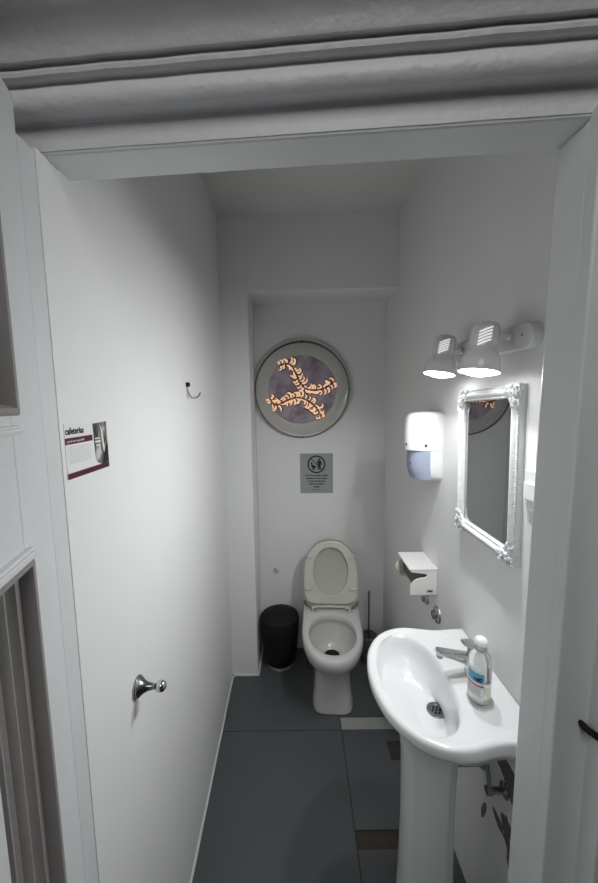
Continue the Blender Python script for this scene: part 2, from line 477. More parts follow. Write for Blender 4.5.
# printed notice
y0, y1, z0, z1 = .557, .686, 1.4815, 1.5735
t = thing('printed_notice', 'small printed leaflet with maroon bands and a dark photo, stuck on the left wall', 'notice', wl((y0 + y1) / 2, z0))
dl = Vector((XL(1) - XL(0), 1, 0)).normalized()
def np_(u, v, h=0.0):   # u,v in 0..1 on the card
    p = wl(y0 + (y1 - y0) * u, z0 + (z1 - z0) * v); return p + nL * h
def card(bm, u0, v0, u1, v1, h0, h1, mi=0):
    prism(bm, [np_(u0, v0, h0), np_(u1, v0, h0), np_(u1, v1, h0), np_(u0, v1, h0)], nL * (h1 - h0), mi)
bm = BM(); card(bm, 0, 0, 1, 1, .0, .0010); finish('sheet', bm, M_paper, parent=t, smooth=0)
bm = BM(); card(bm, .0, .0, 1, .105, .001, .0016); finish('bottom_band', bm, M_maroon, parent=t, smooth=0)['label'] = 'maroon band along the foot'
bm = BM(); card(bm, .0, .62, .60, .735, .001, .0015); finish('title_band', bm, M_maroon, parent=t, smooth=0)['label'] = 'maroon band under the title'
bm = BM()
pp = [np_(.62, .95, .001), np_(.99, .97, .001), np_(1.0, .105, .001), np_(.72, .105, .001), np_(.84, .17, .001), np_(.90, .26, .001), np_(.70, .30, .001), np_(.62, .38, .001)]
pp = [np_(.63, .95, .001), np_(.99, .97, .001), np_(1.0, .105, .001), np_(.80, .105, .001), np_(.70, .15, .001), np_(.65, .25, .001)]
prism(bm, pp, nL * .0005); finish('photo', bm, M_photo, parent=t, smooth=0)['label'] = 'dark printed photograph'
bm = BM()
card(bm, .66, .56, .80, .60, .0015, .0018); card(bm, .66, .63, .78, .66, .0015, .0018); card(bm, .68, .49, .79, .52, .0015, .0018)
prism(bm, [np_(.80, .95, .0015), np_(.86, .80, .0015), np_(.90, .45, .0015), np_(.96, .58, .0015), np_(.93, .50, .0015), np_(.88, .33, .0015), np_(.85, .45, .0015), np_(.83, .75, .0015)], nL * .0003)
finish('photo_highlight', bm, M_white, parent=t, smooth=0)
bm = BM()
prism(bm, [np_(.86, .12, .0015), np_(.90, .35, .0015), np_(.995, .52, .0015), np_(.995, .12, .0015)], nL * .0004)
finish('photo_corner', bm, M_navy, parent=t, smooth=0)
def tmat(u, v, h):
    M = Matrix.Identity(4)
    for i, a in enumerate((dl, Vector((0, 0, 1)), dl.cross(Vector((0, 0, 1))))): M.col[i] = (*a, 0)
    M.col[3] = (*np_(u, v, h), 1); return M
text_mesh('title_text', 'cafeterías', .0155, tmat(.01, .80, .0013), M_ink, t, bold=.0004, align='LEFT', sx=.86)
text_mesh('band_text', 'guía de uso responsable', .0055, tmat(.03, .655, .0018), M_paper, t, align='LEFT', sx=.9)
bm = BM()
for i in range(9):
    v = .56 - i * .036
    card(bm, .04, v, .56 - .05 * random.random(), v + .007, .001, .0012)
finish('body_text', bm, M_greyink, parent=t, smooth=0)

# ------------------------------------------------------------------ niche wall: sign, hook, round window
nN = Vector((-.03, -1, 0)).normalized(); dN = Vector((1, -.03, 0)).normalized()
def wn(x, z, h=0.0): return Vector((x, YN(x), z)) + nN * h
def nmat(x, z, h):
    M = Matrix.Identity(4)
    for i, a in enumerate((dN, Vector((0, 0, 1)), nN)): M.col[i] = (*a, 0)
    M.col[3] = (*wn(x, z, h), 1); return M
sx0, sx1, sz0, sz1 = .004, .208, 1.042, 1.292
t = thing('toilet_sign', 'grey paper sign with crossed-out circle pictogram above the toilet', 'sign', wn((sx0 + sx1) / 2, sz0))
bm = BM(); prism(bm, [wn(sx0, sz0), wn(sx1, sz0), wn(sx1, sz1), wn(sx0, sz1)], nN * .0015); finish('sheet', bm, M_greypaper, parent=t, smooth=0)
def flat(bm, pts2, h=.0015, th=.0006, cx=0, cz=0):
    prism(bm, [wn(cx + a, cz + b, h) for a, b in pts2], nN * th)
cx, cz = .106, 1.224
bm = BM()
ro, ri, n = .056, .047, 48
for i in range(n):
    a, b = 2 * PI * i / n, 2 * PI * (i + 1) / n
    flat(bm, [(ro * math.cos(a), ro * math.sin(a)), (ro * math.cos(b), ro * math.sin(b)), (ri * math.cos(b), ri * math.sin(b)), (ri * math.cos(a), ri * math.sin(a))], cx=cx, cz=cz)
c45 = math.cos(PI / 4)
flat(bm, [(-.036, .034), (-.033, .037), (.038, -.032), (.035, -.035)], h=.0018, cx=cx, cz=cz)
finish('prohibition_ring', bm, M_ink, parent=t, smooth=0)
bm = BM()
flat(bm, [(.018 + .0065 * math.cos(2 * PI * i / 14), .031 + .0065 * math.sin(2 * PI * i / 14)) for i in range(14)], cx=cx, cz=cz)
flat(bm, [(.008, .022), (.026, .024), (.032, .016), (.034, -.004), (.029, -.004), (.027, .010), (.026, -.034), (.017, -.034), (.015, -.010), (.012, -.034), (.006, -.034), (.009, .000), (.008, .012), (-.004, .004), (-.002, .001)], cx=cx, cz=cz)
flat(bm, [(-.034, .012), (-.027, .016), (-.022, -.004), (-.002, -.010), (-.004, -.020), (-.012, -.026), (-.012, -.034), (-.024, -.034), (-.024, -.024), (-.032, -.012)], cx=cx, cz=cz)
finish('pictogram', bm, M_ink, parent=t, smooth=0)
for i, (s, sz) in enumerate((('NOTA: Para usuarios del baño', .0140), ('mantener el inodoro limpio', .0145), ('y orinar sentado para', .0150), ('mejor uso, cuide la', .0150), ('limpieza', .0150), ('Muchas gracias', .011))):
    text_mesh('text_line', s, sz, nmat(cx, 1.150 - i * .0178, .0017), M_ink, t, bold=.0006 if i < 5 else 0, sx=.80)

# tiny robe hook near the bin
bm = BM()
p = Vector(wn(-.165, .55))
tube(bm, smooth_path([p, p + nN * .012 + Vector((0, 0, -.004)), p + nN * .018 + Vector((.010, 0, -.014)), p + nN * .018 + Vector((.020, 0, -.013))], 4), .0042, 8)
tag(finish('wall_hook', bm, M_steel), 'tiny metal hook on the back wall just above the black bin', 'hook')

# round window ornament
CW = (.023, 1.690)
t = thing('round_ornament', 'large round glass wall ornament with glowing copper leaf scrolls on mauve', 'ornament', wn(CW[0], CW[1] - .297))
o0 = wn(*CW)
def ring_part(name, prof, m, dz=0.0, n=96, lab=None):
    bm = BM(); lathe(bm, prof, o0 + Vector((0, 0, dz)), nN, n, False, False)
    ob = finish(name, bm, m, parent=t, smooth=40)
    if lab: ob['label'] = lab
    return ob
ring_part('outer_ring', [(.297, .0), (.299, .012), (.298, .020), (.290, .026), (.281, .024), (.279, .020), (.279, 0)], M_glassring, lab='grey translucent outer rim')
ring_part('rim_band', [(.2835, .020), (.2850, .030), (.2825, .034), (.2785, .033), (.2780, .020)], M_ringedge, dz=-.010, lab='thin dark metal rim')
ring_part('glass_ring', [(.279, .019), (.270, .021), (.214, .012), (.206, .010), (.206, 0)], M_glassring, dz=-.010)
bm = BM(); lathe(bm, [(.2795, .033), (.281, .037), (.284, .036), (.2835, .032)], o0 + Vector((0, 0, -.010)), nN, 96, False, False)
# only lower third of the rose coloured arc
for v in list(bm.verts):
    if v.co.z > CW[1] - .19 : bm.verts.remove(v)
finish('rose_arc', bm, M_pinkrim, parent=t)['label'] = 'rose coloured metal arc along the lower rim'
bm = BM()
for a in (90, 180, 0, 270):
    bm = BM(); p = wn(CW[0] + .282 * math.cos(R(a)), CW[1] - .010 + .282 * math.sin(R(a)), .034)
    lathe(bm, [(.0065, -.004), (.0065, .004), (.004, .007)], p, nN, 12)
    finish('clip', bm, M_ringedge, parent=t)
bm = BM(); lathe(bm, [(.208, .004), (.208, .0105)], o0 + Vector((0, 0, -.002)), nN, 96)
finish('disc', bm, M_mauve, parent=t)
# scrolls
def px2(u, v):      # 598-wide crop of [245,330]-[360,450] -> ornament plane
    X = 245 + u * 115 / 598; Y = 330 + v * 115 / 598
    return Vector(((X - 302.7) * .00612 + CW[0], (388.5 - Y) * .00612 + CW[1] - .002))
def scroll(name, path, seed):
    rnd = random.Random(seed)
    P = [px2(*p) for p in path]
    P3 = smooth_path([(p.x, p.y, 0) for p in P], 10)
    bm = BM(); bd = BM()
    def leafpoly(b_, base, ang, L, W, curl, h, th):
        # curled comma leaf: centreline arc with tapering width
        n = 9; cl = []; a = ang; p = Vector((base.x, base.y))
        for i in range(n + 1):
            cl.append((p.copy(), a)); p = p + Vector((math.cos(a), math.sin(a))) * (L / n); a += curl / n * (0.5 + 1.2 * i / n)
        lft, rgt = [], []
        for i, (q, aa) in enumerate(cl):
            s = i / n; ww = W * (math.sin(PI * min(1, s * .85 + .12)) ** .8) * (1 + .3 * math.sin(s * 14 + seed))
            if i == n: ww = W * .25
            nn = Vector((-math.sin(aa), math.cos(aa))) * ww
            lft.append(q + nn); rgt.append(q - nn)
        hh = h
        Lv = [(b_.verts.new(wn(a_.x, a_.y, hh)), b_.verts.new(wn(c_.x, c_.y, hh + th)), b_.verts.new(wn(d_.x, d_.y, hh))) for a_, (c_, _), d_ in zip(lft, cl, rgt)]
        for i in range(n):
            for k in (0, 1):
                b_.faces.new((Lv[i][k], Lv[i][k + 1], Lv[i + 1][k + 1], Lv[i + 1][k]))
    m = len(P3)
    for i in range(1, m - 1, 3):
        tdir = P3[i + 1] - P3[i - 1]; a = math.atan2(tdir.y, tdir.x)
        s = i / m
        for side in (1, -1):
            L = (.036 + .026 * rnd.random()) * (1.0 if .1 < s < .9 else .8); W = .0044 + .0032 * rnd.random()
            aa = a + side * (0.5 + .6 * rnd.random()); cu = side * (1.6 + 2.2 * rnd.random()) * (1 if rnd.random() < .75 else -.7)
            base = P3[i] + Vector((rnd.uniform(-.003, .003), rnd.uniform(-.003, .003), 0))
            leafpoly(bd, base, aa, L * 1.10, W * 1.75, cu, .0108, .0012)
            leafpoly(bm, base, aa, L, W, cu, .0124, .0028)
    tube(bd, [wn(p.x, p.y, .0115) for p in P3], .0065, 8)
    tube(bm, [wn(p.x, p.y, .0125) for p in P3], [.0038 + .002 * math.sin(i * 1.3) for i in range(len(P3))], 8)
    o = finish(name, bm, M_leaf, parent=t, smooth=60); o['label'] = 'glowing copper leaf scroll'
    o2 = finish('scroll_outline', bd, M_leafd, parent=t, smooth=60); o2['label'] = 'dark bronze edging behind the scroll'
scroll('leaf_scroll', [(180, 185), (235, 178), (265, 215), (285, 262), (315, 300), (365, 312), (420, 300), (465, 268)], 3)
scroll('leaf_scroll', [(130, 345), (160, 385), (205, 370), (250, 352), (295, 350), (345, 375), (378, 410), (400, 455)], 5)

# ------------------------------------------------------------------ toilet
TX, TY, TR = .150, 1.50, R(-3.2)
t = thing('toilet', 'cream-white one-piece toilet with raised seat and lid', 'toilet', (TX, TY, 0), TR)
# local frame: x right, y to the back (0 = nose), z up
def outline(w, yf, yc, yb, nb=5.0, N=64, z=0.0, nf=2.0):
    """front: half ellipse (nose at yf, centre yc), back: squarish to yb"""
    out = []
    for i in range(N):
        a = 2 * PI * i / N; c, s = math.cos(a), math.sin(a)
        if s < 0:
            x = w * math.copysign(abs(c) ** (2 / nf), c); y = yc - (yc - yf) * abs(s) ** (2 / nf)
        else:
            x = w * math.copysign(abs(c) ** (2 / nb), c); y = yc + (yb - yc) * abs(s) ** (2 / nb)
        out.append(Vector((x, y, z)))
    return out
bm = BM()
rings = []
for (w_, yf, yc, yb, nf, z) in ((.102, .146, .30, .60, 4.5, 0), (.109, .135, .30, .60, 4.5, .006), (.108, .137, .30, .60, 4.5, .03), (.098, .150, .30, .60, 4.2, .10), (.094, .156, .30, .60, 3.8, .19), (.094, .150, .29, .61, 3.4, .235),
                     (.112, .110, .29, .61, 2.8, .265), (.140, .055, .29, .62, 2.4, .292), (.156, .020, .28, .62, 2.2, .322), (.163, .006, .27, .625, 2.15, .355), (.164, .0, .27, .625, 2.1, .380), (.160, .005, .27, .622, 2.1, .394), (.153, .013, .27, .615, 2.1, .400)):
    rings.append(outline(w_, yf, yc, yb, 7, 64, z, nf))
# inner bowl
for (w_, yf, yc, yb, z) in ((.128, .048, .215, .385, .400), (.124, .053, .215, .380, .396), (.122, .056, .215, .377, .380), (.123, .058, .215, .376, .364), (.130, .050, .215, .382, .356), (.128, .055, .215, .380, .335), (.112, .085, .235, .372, .29), (.088, .13, .26, .36, .255), (.066, .185, .275, .35, .236), (.048, .215, .285, .335, .228), (.040, .235, .290, .325, .218)):
    rings.append(outline(w_, yf, yc, yb, 2.3, 64, z, 2.0))
loft(bm, rings, True, False)
body = finish('bowl', bm, M_porc2, parent=t, local=True, smooth=50)
bm = BM(); loft(bm, [outline(.041, .232, .290, .327, 2, 40, .2205), outline(.041, .232, .290, .327, 2, 40, .2215)])
finish('drain_opening', bm, M_dark, parent=t, local=True)['label'] = 'dark drain opening'
bm = BM(); loft(bm, [outline(.060, .160, .24, .308, 2, 40, .218), outline(.0605, .159, .24, .309, 2, 40, .2185)])
# shallow water ring left out of the drain: thin annulus
bm.free()
# shoulders and tank behind the seat
bm = BM()
rings = []
for (w_, yf, yb, z) in ((.160, .43, .622, .392), (.164, .432, .624, .42), (.163, .455, .622, .46), (.160, .49, .622, .52), (.156, .505, .622, .58), (.146, .515, .620, .640), (.135, .520, .616, .660), (.12, .53, .606, .668)):
    rings.append(outline(w_, yf, (yf + yb) / 2, yb, 5, 48, z, 5))
loft(bm, rings)
finish('cistern', bm, M_porc2, parent=t, local=True, smooth=45)
# raised lid & seat: local plane leaning back
hz, hy, lean = .412, .445, R(11)
def lp(x, u, d):     # u up the lid, d towards viewer
    return Vector((x, hy + u * math.sin(lean) - d * math.cos(lean), hz + u * math.cos(lean) + d * math.sin(lean)))
def lid_outline(w, u0, u1, rc=6.0, N=72):
    out = []; uc = u0 + (u1 - u0) * .42
    for i in range(N):
        a = 2 * PI * i / N; c, s = math.cos(a), math.sin(a)
        if s >= 0: x = w * math.copysign(abs(c) ** (2 / 2.25), c); u = uc + (u1 - uc) * abs(s) ** (2 / 2.25)
        else: x = w * math.copysign(abs(c) ** (2 / rc), c) * (1 - .05 * abs(s)); u = uc - (uc - u0) * abs(s) ** (2 / rc)
        out.append((x, u))
    return out
def lring(o_, d): return [lp(x, u, d) for x, u in o_]
bm = BM()
loft(bm, [lring(lid_outline(.150, .012, .380), -.010), lring(lid_outline(.162, .004, .390), -.004), lring(lid_outline(.166, .0, .393), .006), lring(lid_outline(.166, .0, .393), .012), lring(lid_outline(.163, .003, .390), .014),
          lring(lid_outline(.157, .010, .384), .013), lring(lid_outline(.152, .015, .378), .006)])
finish('lid', bm, M_lid, parent=t, local=True, smooth=50)
bm = BM()
so = lambda k: lid_outline(.157 - k, .016 + k, .380 - k)
def hole(k, N=72):
    out = []
    for i in range(N):
        a = 2 * PI * i / N; c, s = math.cos(a), math.sin(a)
        ex = 2.1 if s > 0 else 2.3
        out.append(((.105 + k) * math.copysign(abs(c) ** (2 / ex), c), .205 + (.140 + k) * math.copysign(abs(s) ** (2 / ex), s)))
    return out
rg = [lring(so(.004), .016), lring(so(.0), .020), lring(so(.001), .027), lring(so(.007), .0305), lring(so(.015), .0305), lring(hole(.010), .0300), lring(hole(.003), .0320), lring(hole(-.003), .030), lring(hole(-.004), .022), lring(hole(.0), .016)]
rg.append(rg[0])
loft(bm, rg, False, False)
bmesh.ops.remove_doubles(bm, verts=bm.verts[:], dist=1e-5)
seat = finish('seat', bm, M_seat, parent=t, local=True, smooth=50)
for (x, u, a) in ((-.122, .290, -.45), (.122, .290, .45), (-.131, .105, 0), (.131, .105, 0)):
    bm = BM()
    vs = box(bm, (-.018, -.007, 0), (.018, .007, .011))
    for v in vs:
        q = Matrix.Rotation(a if x < 0 else a, 3, 'Z') @ Vector((v.co.x, v.co.y, 0))
        v.co = lp(x + q.x, u + q.y, .029 + v.co.z)
    finish('bumper', bm, M_seat, parent=seat, local=True, bevel=.003)
# hinge bar and brackets
bm = BM()
tube(bm, [lp(-.085, .006, .034), lp(.085, .006, .034)], .007, 14)
finish('hinge_bar', bm, M_lid, parent=t, local=True)
for s in (-1, 1):
    bm = BM()
    a = lp(s * .098, -.004, .036)
    box(bm, (a.x - .017, a.y - .014, .399), (a.x + .017, a.y + .014, .430))
    h = finish('hinge_block', bm, M_lid, parent=t, local=True, bevel=.004)
    bm = BM(); lathe(bm, [(.0075, 0), (.0075, .003), (.005, .005)], (a.x - s * .005, a.y - .013, .418), (0, -1, .35), 16)
    finish('hinge_cap', bm, M_chrome, parent=h, local=True)
    bm = BM()
    tube(bm, smooth_path([lp(s * .105, .000, .036), lp(s * .128, .006, .034), lp(s * .146, .020, .032), lp(s * .155, .040, .030)], 5), [.0055] * 15 + [.0045], 10)
    k = finish('hinge_arm', bm, M_dchrome, parent=t, local=True); k['label'] = 'dark curved hinge arm'

# ------------------------------------------------------------------ bin
bx_, by_ = -.134, 2.016
t = thing('waste_bin', 'black round waste bin in the corner left of the toilet', 'bin', (bx_, by_, 0))
bm = BM(); lathe(bm, [(.080, 0), (.084, .004), (.086, .020), (.085, .026)], (bx_, by_, 0), (0, 0, 1), 48)
finish('base_ring', bm, M_grey, parent=t)['label'] = 'grey base ring'
bm = BM(); lathe(bm, [(.085, .022), (.092, .03), (.104, .10), (.113, .19), (.118, .26), (.118, .288), (.1155, .292)], (bx_, by_, 0), (0, 0, 1), 48)
finish('body', bm, M_black, parent=t)
bm = BM(); lathe(bm, [(.119, .288), (.1195, .300), (.115, .312), (.095, .324), (.06, .332), (.0, .335)], (bx_, by_, 0), (0, 0, 1), 48)
finish('lid', bm, M_black, parent=t)
# ------------------------------------------------------------------ toilet brush
t = thing('toilet_brush', 'toilet brush with thin metal handle in a smoky glass holder beside the toilet', 'toilet brush', (.415, 2.02, 0))
bm = BM(); q0 = (.415, 2.02, 0)
lathe(bm, [(.046, 0), (.050, .004), (.052, .165), (.049, .165), (.047, .008), (.001, .007)], q0, (0, 0, 1), 32, True, False)
hd = finish('holder', bm, M_bglass, parent=t)
bm = BM(); lathe(bm, [(.0525, .160), (.054, .163), (.0535, .170), (.050, .171), (.0495, .160)], q0, (0, 0, 1), 32, False, False)
finish('holder_rim', bm, M_steel, parent=hd)
bm = BM(); lathe(bm, [(.0055, .14), (.0055, .44), (.0075, .445), (.0075, .455), (.004, .458)], q0, (0, 0, 1), 14)
finish('handle', bm, M_steel, parent=t)
bm = BM()
rnd = random.Random(2)
lathe(bm, [(.012, .03), (.034, .035), (.036, .10), (.012, .14)], q0, (0, 0, 1), 20)
for i in range(120):
    a = rnd.random() * 2 * PI; z = .035 + rnd.random() * .07; dv = Vector((math.cos(a), math.sin(a), rnd.uniform(-.2, .2)))
    tube(bm, [Vector(q0) + Vector((0, 0, z)) + dv * .030, Vector(q0) + Vector((0, 0, z)) + dv * .042], .0012, 4)
finish('bristles', bm, M_grey, parent=t)

# ------------------------------------------------------------------ wash basin
SY = .885
t = thing('washbasin', 'white porcelain pedestal washbasin on the right wall', 'washbasin', (.345, SY, 0))
half = [(.000, .200), (.040, .200), (.085, .196), (.125, .200), (.165, .209), (.210, .2115), (.252, .200), (.288, .176), (.316, .142), (.337, .100), (.349, .050), (.353, 0)]
def XW(v): return XR(SY + v) - .0015
poly = [(u, v) for u, v in half] + [(u, -v) for u, v in half[::-1][1:]]
sp = smooth_path([(u, v, 0) for u, v in poly], 6)
def resample(sp, n):
    L = [0]
    for a, b in zip(sp, sp[1:]): L.append(L[-1] + (b - a).length)
    out = []; k = 0
    for i in range(n):
        s = L[-1] * i / (n - 1)
        while k < len(L) - 2 and L[k + 1] < s: k += 1
        f = (s - L[k]) / max(1e-9, L[k + 1] - L[k]); out.append(sp[k].lerp(sp[k + 1], min(1, f)))
    return out
rim = resample(sp, 72)
back = [Vector((0, -.200 + .400 * i / 25, 0)) for i in range(1, 25)]
OUT = rim + back                 # (u from wall, v along wall), from +v round nose to -v, then back
NP = len(OUT)
def oring(scale_u, scale_v, z, ins=0.0, pc=.0):
    r = []
    for p in OUT:
        u = p.x * scale_u; v = p.y * scale_v
        if ins:
            # inset toward bowl centre
            c = Vector((.20, 0, 0)); d_ = (Vector((u, v, 0)) - c); l = d_.length; d_ *= max(0, (l - ins)) / l; u, v = c.x + d_.x, c.y + d_.y
        r.append(Vector((XW(v) - u, SY + v, z)))
    return r
def bring(cu, hu, hv, z, ex=2.4):
    r = []
    for p in OUT:
        a = math.atan2(p.y / .21, (p.x - .20) / .17)
        c, s = math.cos(a), math.sin(a)
        u = cu + hu * math.copysign(abs(c) ** (2 / ex), c); v = hv * math.copysign(abs(s) ** (2 / ex), s)
        # back of the bowl squarer
        r.append(Vector((XW(0) - u, SY + v, z)))
    return r
bm = BM()
rings = [oring(.40, .34, .700), oring(.46, .52, .715), oring(.56, .64, .735), oring(.69, .76, .757), oring(.82, .86, .782), oring(.92, .935, .804), oring(.975, .983, .818), oring(.999, .999, .828), oring(1.0, 1.0, .834), oring(1.0, 1.0, .843),
         oring(1, 1, .8485, .0025), oring(1, 1, .8515, .007), oring(1, 1, .8520, .013), oring(1, 1, .8500, .020), oring(1, 1, .8475, .027)]
rings += [bring(.2310, .099, .177, .8465), bring(.2310, .095, .173, .8445), bring(.2310, .091, .169, .838), bring(.2300, .088, .164, .825), bring(.2270, .083, .153, .800), bring(.222, .073, .130, .776), bring(.212, .057, .095, .758), bring(.190, .038, .058, .748), bring(.170, .026, .028, .745, 2.0)]
loft(bm, rings, True, True)
basin = finish('basin', bm, M_porc, parent=t, smooth=60)
# overflow lip / soap shelves
bm = BM()
drain_o = (XW(0) - .166, SY - .0, .7448)
lathe(bm, [(.0, .0012), (.0165, .0012), (.018, .003), (.0245, .0036), (.026, .0024), (.0265, 0)], drain_o, (0, 0, 1), 36, False, True)
dr = finish('drain', bm, M_dchrome, parent=basin); dr['label'] = 'steel drain strainer'
bm = BM()
for i in range(6):
    a = 2 * PI * i / 6; p = Vector(drain_o) + Vector((.010 * math.cos(a), .010 * math.sin(a), .0016)); lathe(bm, [(.0033, 0), (.0033, .0006)], p, (0, 0, 1), 10)
lathe(bm, [(.0033, 0), (.0033, .0006)], Vector(drain_o) + Vector((0, 0, .0016)), (0, 0, 1), 10)
finish('drain_holes', bm, M_dark, parent=basin)
# pedestal
bm = BM()
def pring(hx, hy, z, cx=.350):
    r = []
    for i in range(48):
        a = 2 * PI * i / 48; c, s = math.cos(a), math.sin(a)
        flute = 1 - .035 * (1 if abs(abs(s) - .80) < .07 and c < .9 else 0)
        r.append(Vector((cx + hx * math.copysign(abs(c) ** .8, c) * flute, SY - .005 + hy * math.copysign(abs(s) ** .85, s) * flute, z)))
    return r
loft(bm, [pring(.088, .090, 0), pring(.090, .092, .012), pring(.086, .088, .05), pring(.078, .080, .13), pring(.073, .076, .25), pring(.070, .073, .40), pring(.070, .074, .52), pring(.072, .078, .62), pring(.080, .084, .69), pring(.084, .088, .735)])
finish('pedestal', bm, M_porc, parent=t, smooth=40)
# ------------------------------------------------------------------ faucet
FX, FY, FZ = .480, .898, .8485
t = thing('faucet', 'chrome single-lever mixer faucet on the washbasin', 'faucet', (FX, FY, FZ))
bm = BM(); lathe(bm, [(.026, -.004), (.026, .003), (.0235, .006), (.0225, .010), (.0215, .030), (.0215, .058), (.020, .064), (.012, .067)], (FX, FY, FZ), (0, 0, 1), 36)
bd = finish('body', bm, M_chrome, parent=t)
def sweep_rect(bm, pts, ws, hs, ex=3.0, n=24, up=(0, 0, 1)):
    pts = [Vector(p) for p in pts]; rings = []
    for i, p in enumerate(pts):
        tt = (pts[min(i + 1, len(pts) - 1)] - pts[max(i - 1, 0)]).normalized(); u = tt.cross(Vector(up)).normalized(); v = u.cross(tt)
        rings.append([p + u * ws[i] * math.copysign(abs(math.cos(a)) ** (2 / ex), math.cos(a)) + v * hs[i] * math.copysign(abs(math.sin(a)) ** (2 / ex), math.sin(a)) for a in [2 * PI * k / n for k in range(n)]])
    loft(bm, rings)
bm = BM()
sweep_rect(bm, [(FX - .004, FY, FZ + .034), (FX - .03, FY - .003, FZ + .046), (FX - .06, FY - .006, FZ + .057), (FX - .09, FY - .008, FZ + .066), (FX - .108, FY - .009, FZ + .071)], [.017, .0155, .014, .0135, .013], [.020, .015, .011, .0095, .0085])
finish('spout', bm, M_chrome, parent=t)
bm = BM(); lathe(bm, [(.009, 0), (.009, .012), (.0075, .013), (.0075, .0145)], (FX - .099, FY - .008, FZ + .066), (-.25, 0, -1), 20)
finish('aerator', bm, M_dchrome, parent=t)
bm = BM()
sweep_rect(bm, [(FX + .020, FY, FZ + .066), (FX, FY - .002, FZ + .076), (FX - .014, FY - .004, FZ + .086), (FX - .026, FY - .006, FZ + .091), (FX - .038, FY - .007, FZ + .094)], [.017, .019, .018, .015, .012], [.006, .012, .010, .006, .004])
finish('lever', bm, M_chrome, parent=t)
# ------------------------------------------------------------------ soap bottle
BX, BY, BZ = .451, .818, .8485
t = thing('soap_bottle', 'clear liquid soap bottle with blue label and white cap on the washbasin', 'bottle', (BX, BY, BZ), R(-22))
e = .80
bm = BM(); lathe(bm, [(.030, .0), (.0335, .004), (.0345, .02), (.0345, .085), (.0335, .100), (.029, .114), (.021, .123), (.014, .128), (.0125, .134)], (0, 0, 0), (0, 0, 1), 40, sx=1, sy=e)
finish('bottle_body', bm, M_clear, parent=t, local=True)
bm = BM(); lathe(bm, [(.0285, .002), (.0315, .006), (.0322, .010), (.0322, .016), (.031, .017)], (0, 0, 0), (0, 0, 1), 40, sx=1, sy=e)
finish('liquid', bm, M_soap, parent=t, local=True)
bm = BM(); lathe(bm, [(.0150, .130), (.0150, .142), (.013, .1435)], (0, 0, 0), (0, 0, 1), 28)
finish('collar', bm, M_clear, parent=t, local=True)
bm = BM(); lathe(bm, [(.0135, .143), (.0165, .145), (.0160, .152), (.013, .158), (.007, .162), (.0, .163)], (0, 0, 0), (0, 0, 1), 28, True, False)
finish('cap', bm, M_white, parent=t, local=True)['label'] = 'white cap'
# lathe axes for z: u = ax x X -> (0,1,0)*..., compute own angle param for labels
def lab(bm, a0, a1, z0, z1, off, slant=0.0):
    n = 14; th = .0004
    for k in range(n):
        aa, ab = R(a0 + (a1 - a0) * k / n), R(a0 + (a1 - a0) * (k + 1) / n)
        def P(a, z, o_): return Vector(((.0345 * e + o_) * math.cos(a), (.0345 + o_) * math.sin(a), z))
        s0 = slant * k / n; s1 = slant * (k + 1) / n
        prism(bm, [P(aa, z0 + s0, off), P(ab, z0 + s1, off), P(ab, z1 + s1, off), P(aa, z1 + s0, off)], (math.cos((aa + ab) / 2) * th, math.sin((aa + ab) / 2) * th, 0))
LA, LB = -158, -72
LA, LB = 195, 285
bm = BM(); lab(bm, LA, LB, .014, .096, .0003); lb = finish('label', bm, M_paper, parent=t, local=True, smooth=30)
bm = BM(); lab(bm, LA + 3, LB - 2, .062, .086, .0008, -.0); finish('label_blue', bm, M_blue, parent=lb, local=True, smooth=30)['label'] = 'blue printed panel'
bm = BM(); lab(bm, LA + 3, LB - 2, .052, .056, .0008, .0); finish('label_red', bm, M_red, parent=lb, local=True, smooth=30)['label'] = 'red printed stripe'
bm = BM()
for k, (a0, a1, z) in enumerate(((LA + 40, LB - 20, .069), (LA + 50, LB - 12, .066), (LA + 60, LB - 8, .072))): lab(bm, a0, a1, z, z + .004, .0012)
finish('label_emblem', bm, M_navy, parent=lb, local=True, smooth=30)
bm = BM()
for k in range(5): lab(bm, LA + 8, LB - 12 - 7 * (k % 2), .028 + k * .0045, .0295 + k * .0045, .0008)
finish('label_text', bm, M_greyink, parent=lb, local=True, smooth=30)

# ------------------------------------------------------------------ pipes under the basin
t = thing('waste_pipe', 'grey horizontal waste pipe between basin pedestal and right wall', 'pipe', (.48, .93, .525))
bm = BM(); tube(bm, [(.4215, .93, .545), (XR(.93) + .005, .93, .545)], .020, 20); finish('pipe', bm, M_grey, parent=t)
bm = BM(); lathe(bm, [(.027, 0), (.027, .014), (.024, .018)], (XR(.93) + .001, .93, .545), (-1, 0, 0), 24); finish('collar', bm, M_grey, parent=t)
for (y, z, lb_) in ((.83, .56, 'chromed stop valve with hose under the basin, nearer the doorway'), (.995, .54, 'chromed stop valve with hose under the basin, nearer the toilet')):
    t = thing('stop_valve', lb_, 'valve', (XR(y), y, z), group='stop valves under the basin')
    bm = BM(); lathe(bm, [(.020, -.001), (.020, .003), (.012, .008), (.008, .010), (.008, .034), (.011, .035), (.011, .05)], (XR(y), y, z), (-1, 0, 0), 20); finish('valve_body', bm, M_dchrome, parent=t)
    bm = BM(); tube(bm, smooth_path([(XR(y) - .042, y, z), (XR(y) - .045, y, z + .04), (XR(y) - .052, y + .008, z + .09), (XR(y) - .055, y + .005, z + .13)], 5), .0055, 10); finish('hose', bm, M_steel, parent=t)

# ------------------------------------------------------------------ right wall things
nR = Vector((-1, -.0089, 0)).normalized()
def wr(y, z, off=0.0): return Vector((XR(y), y, z)) + nR * off
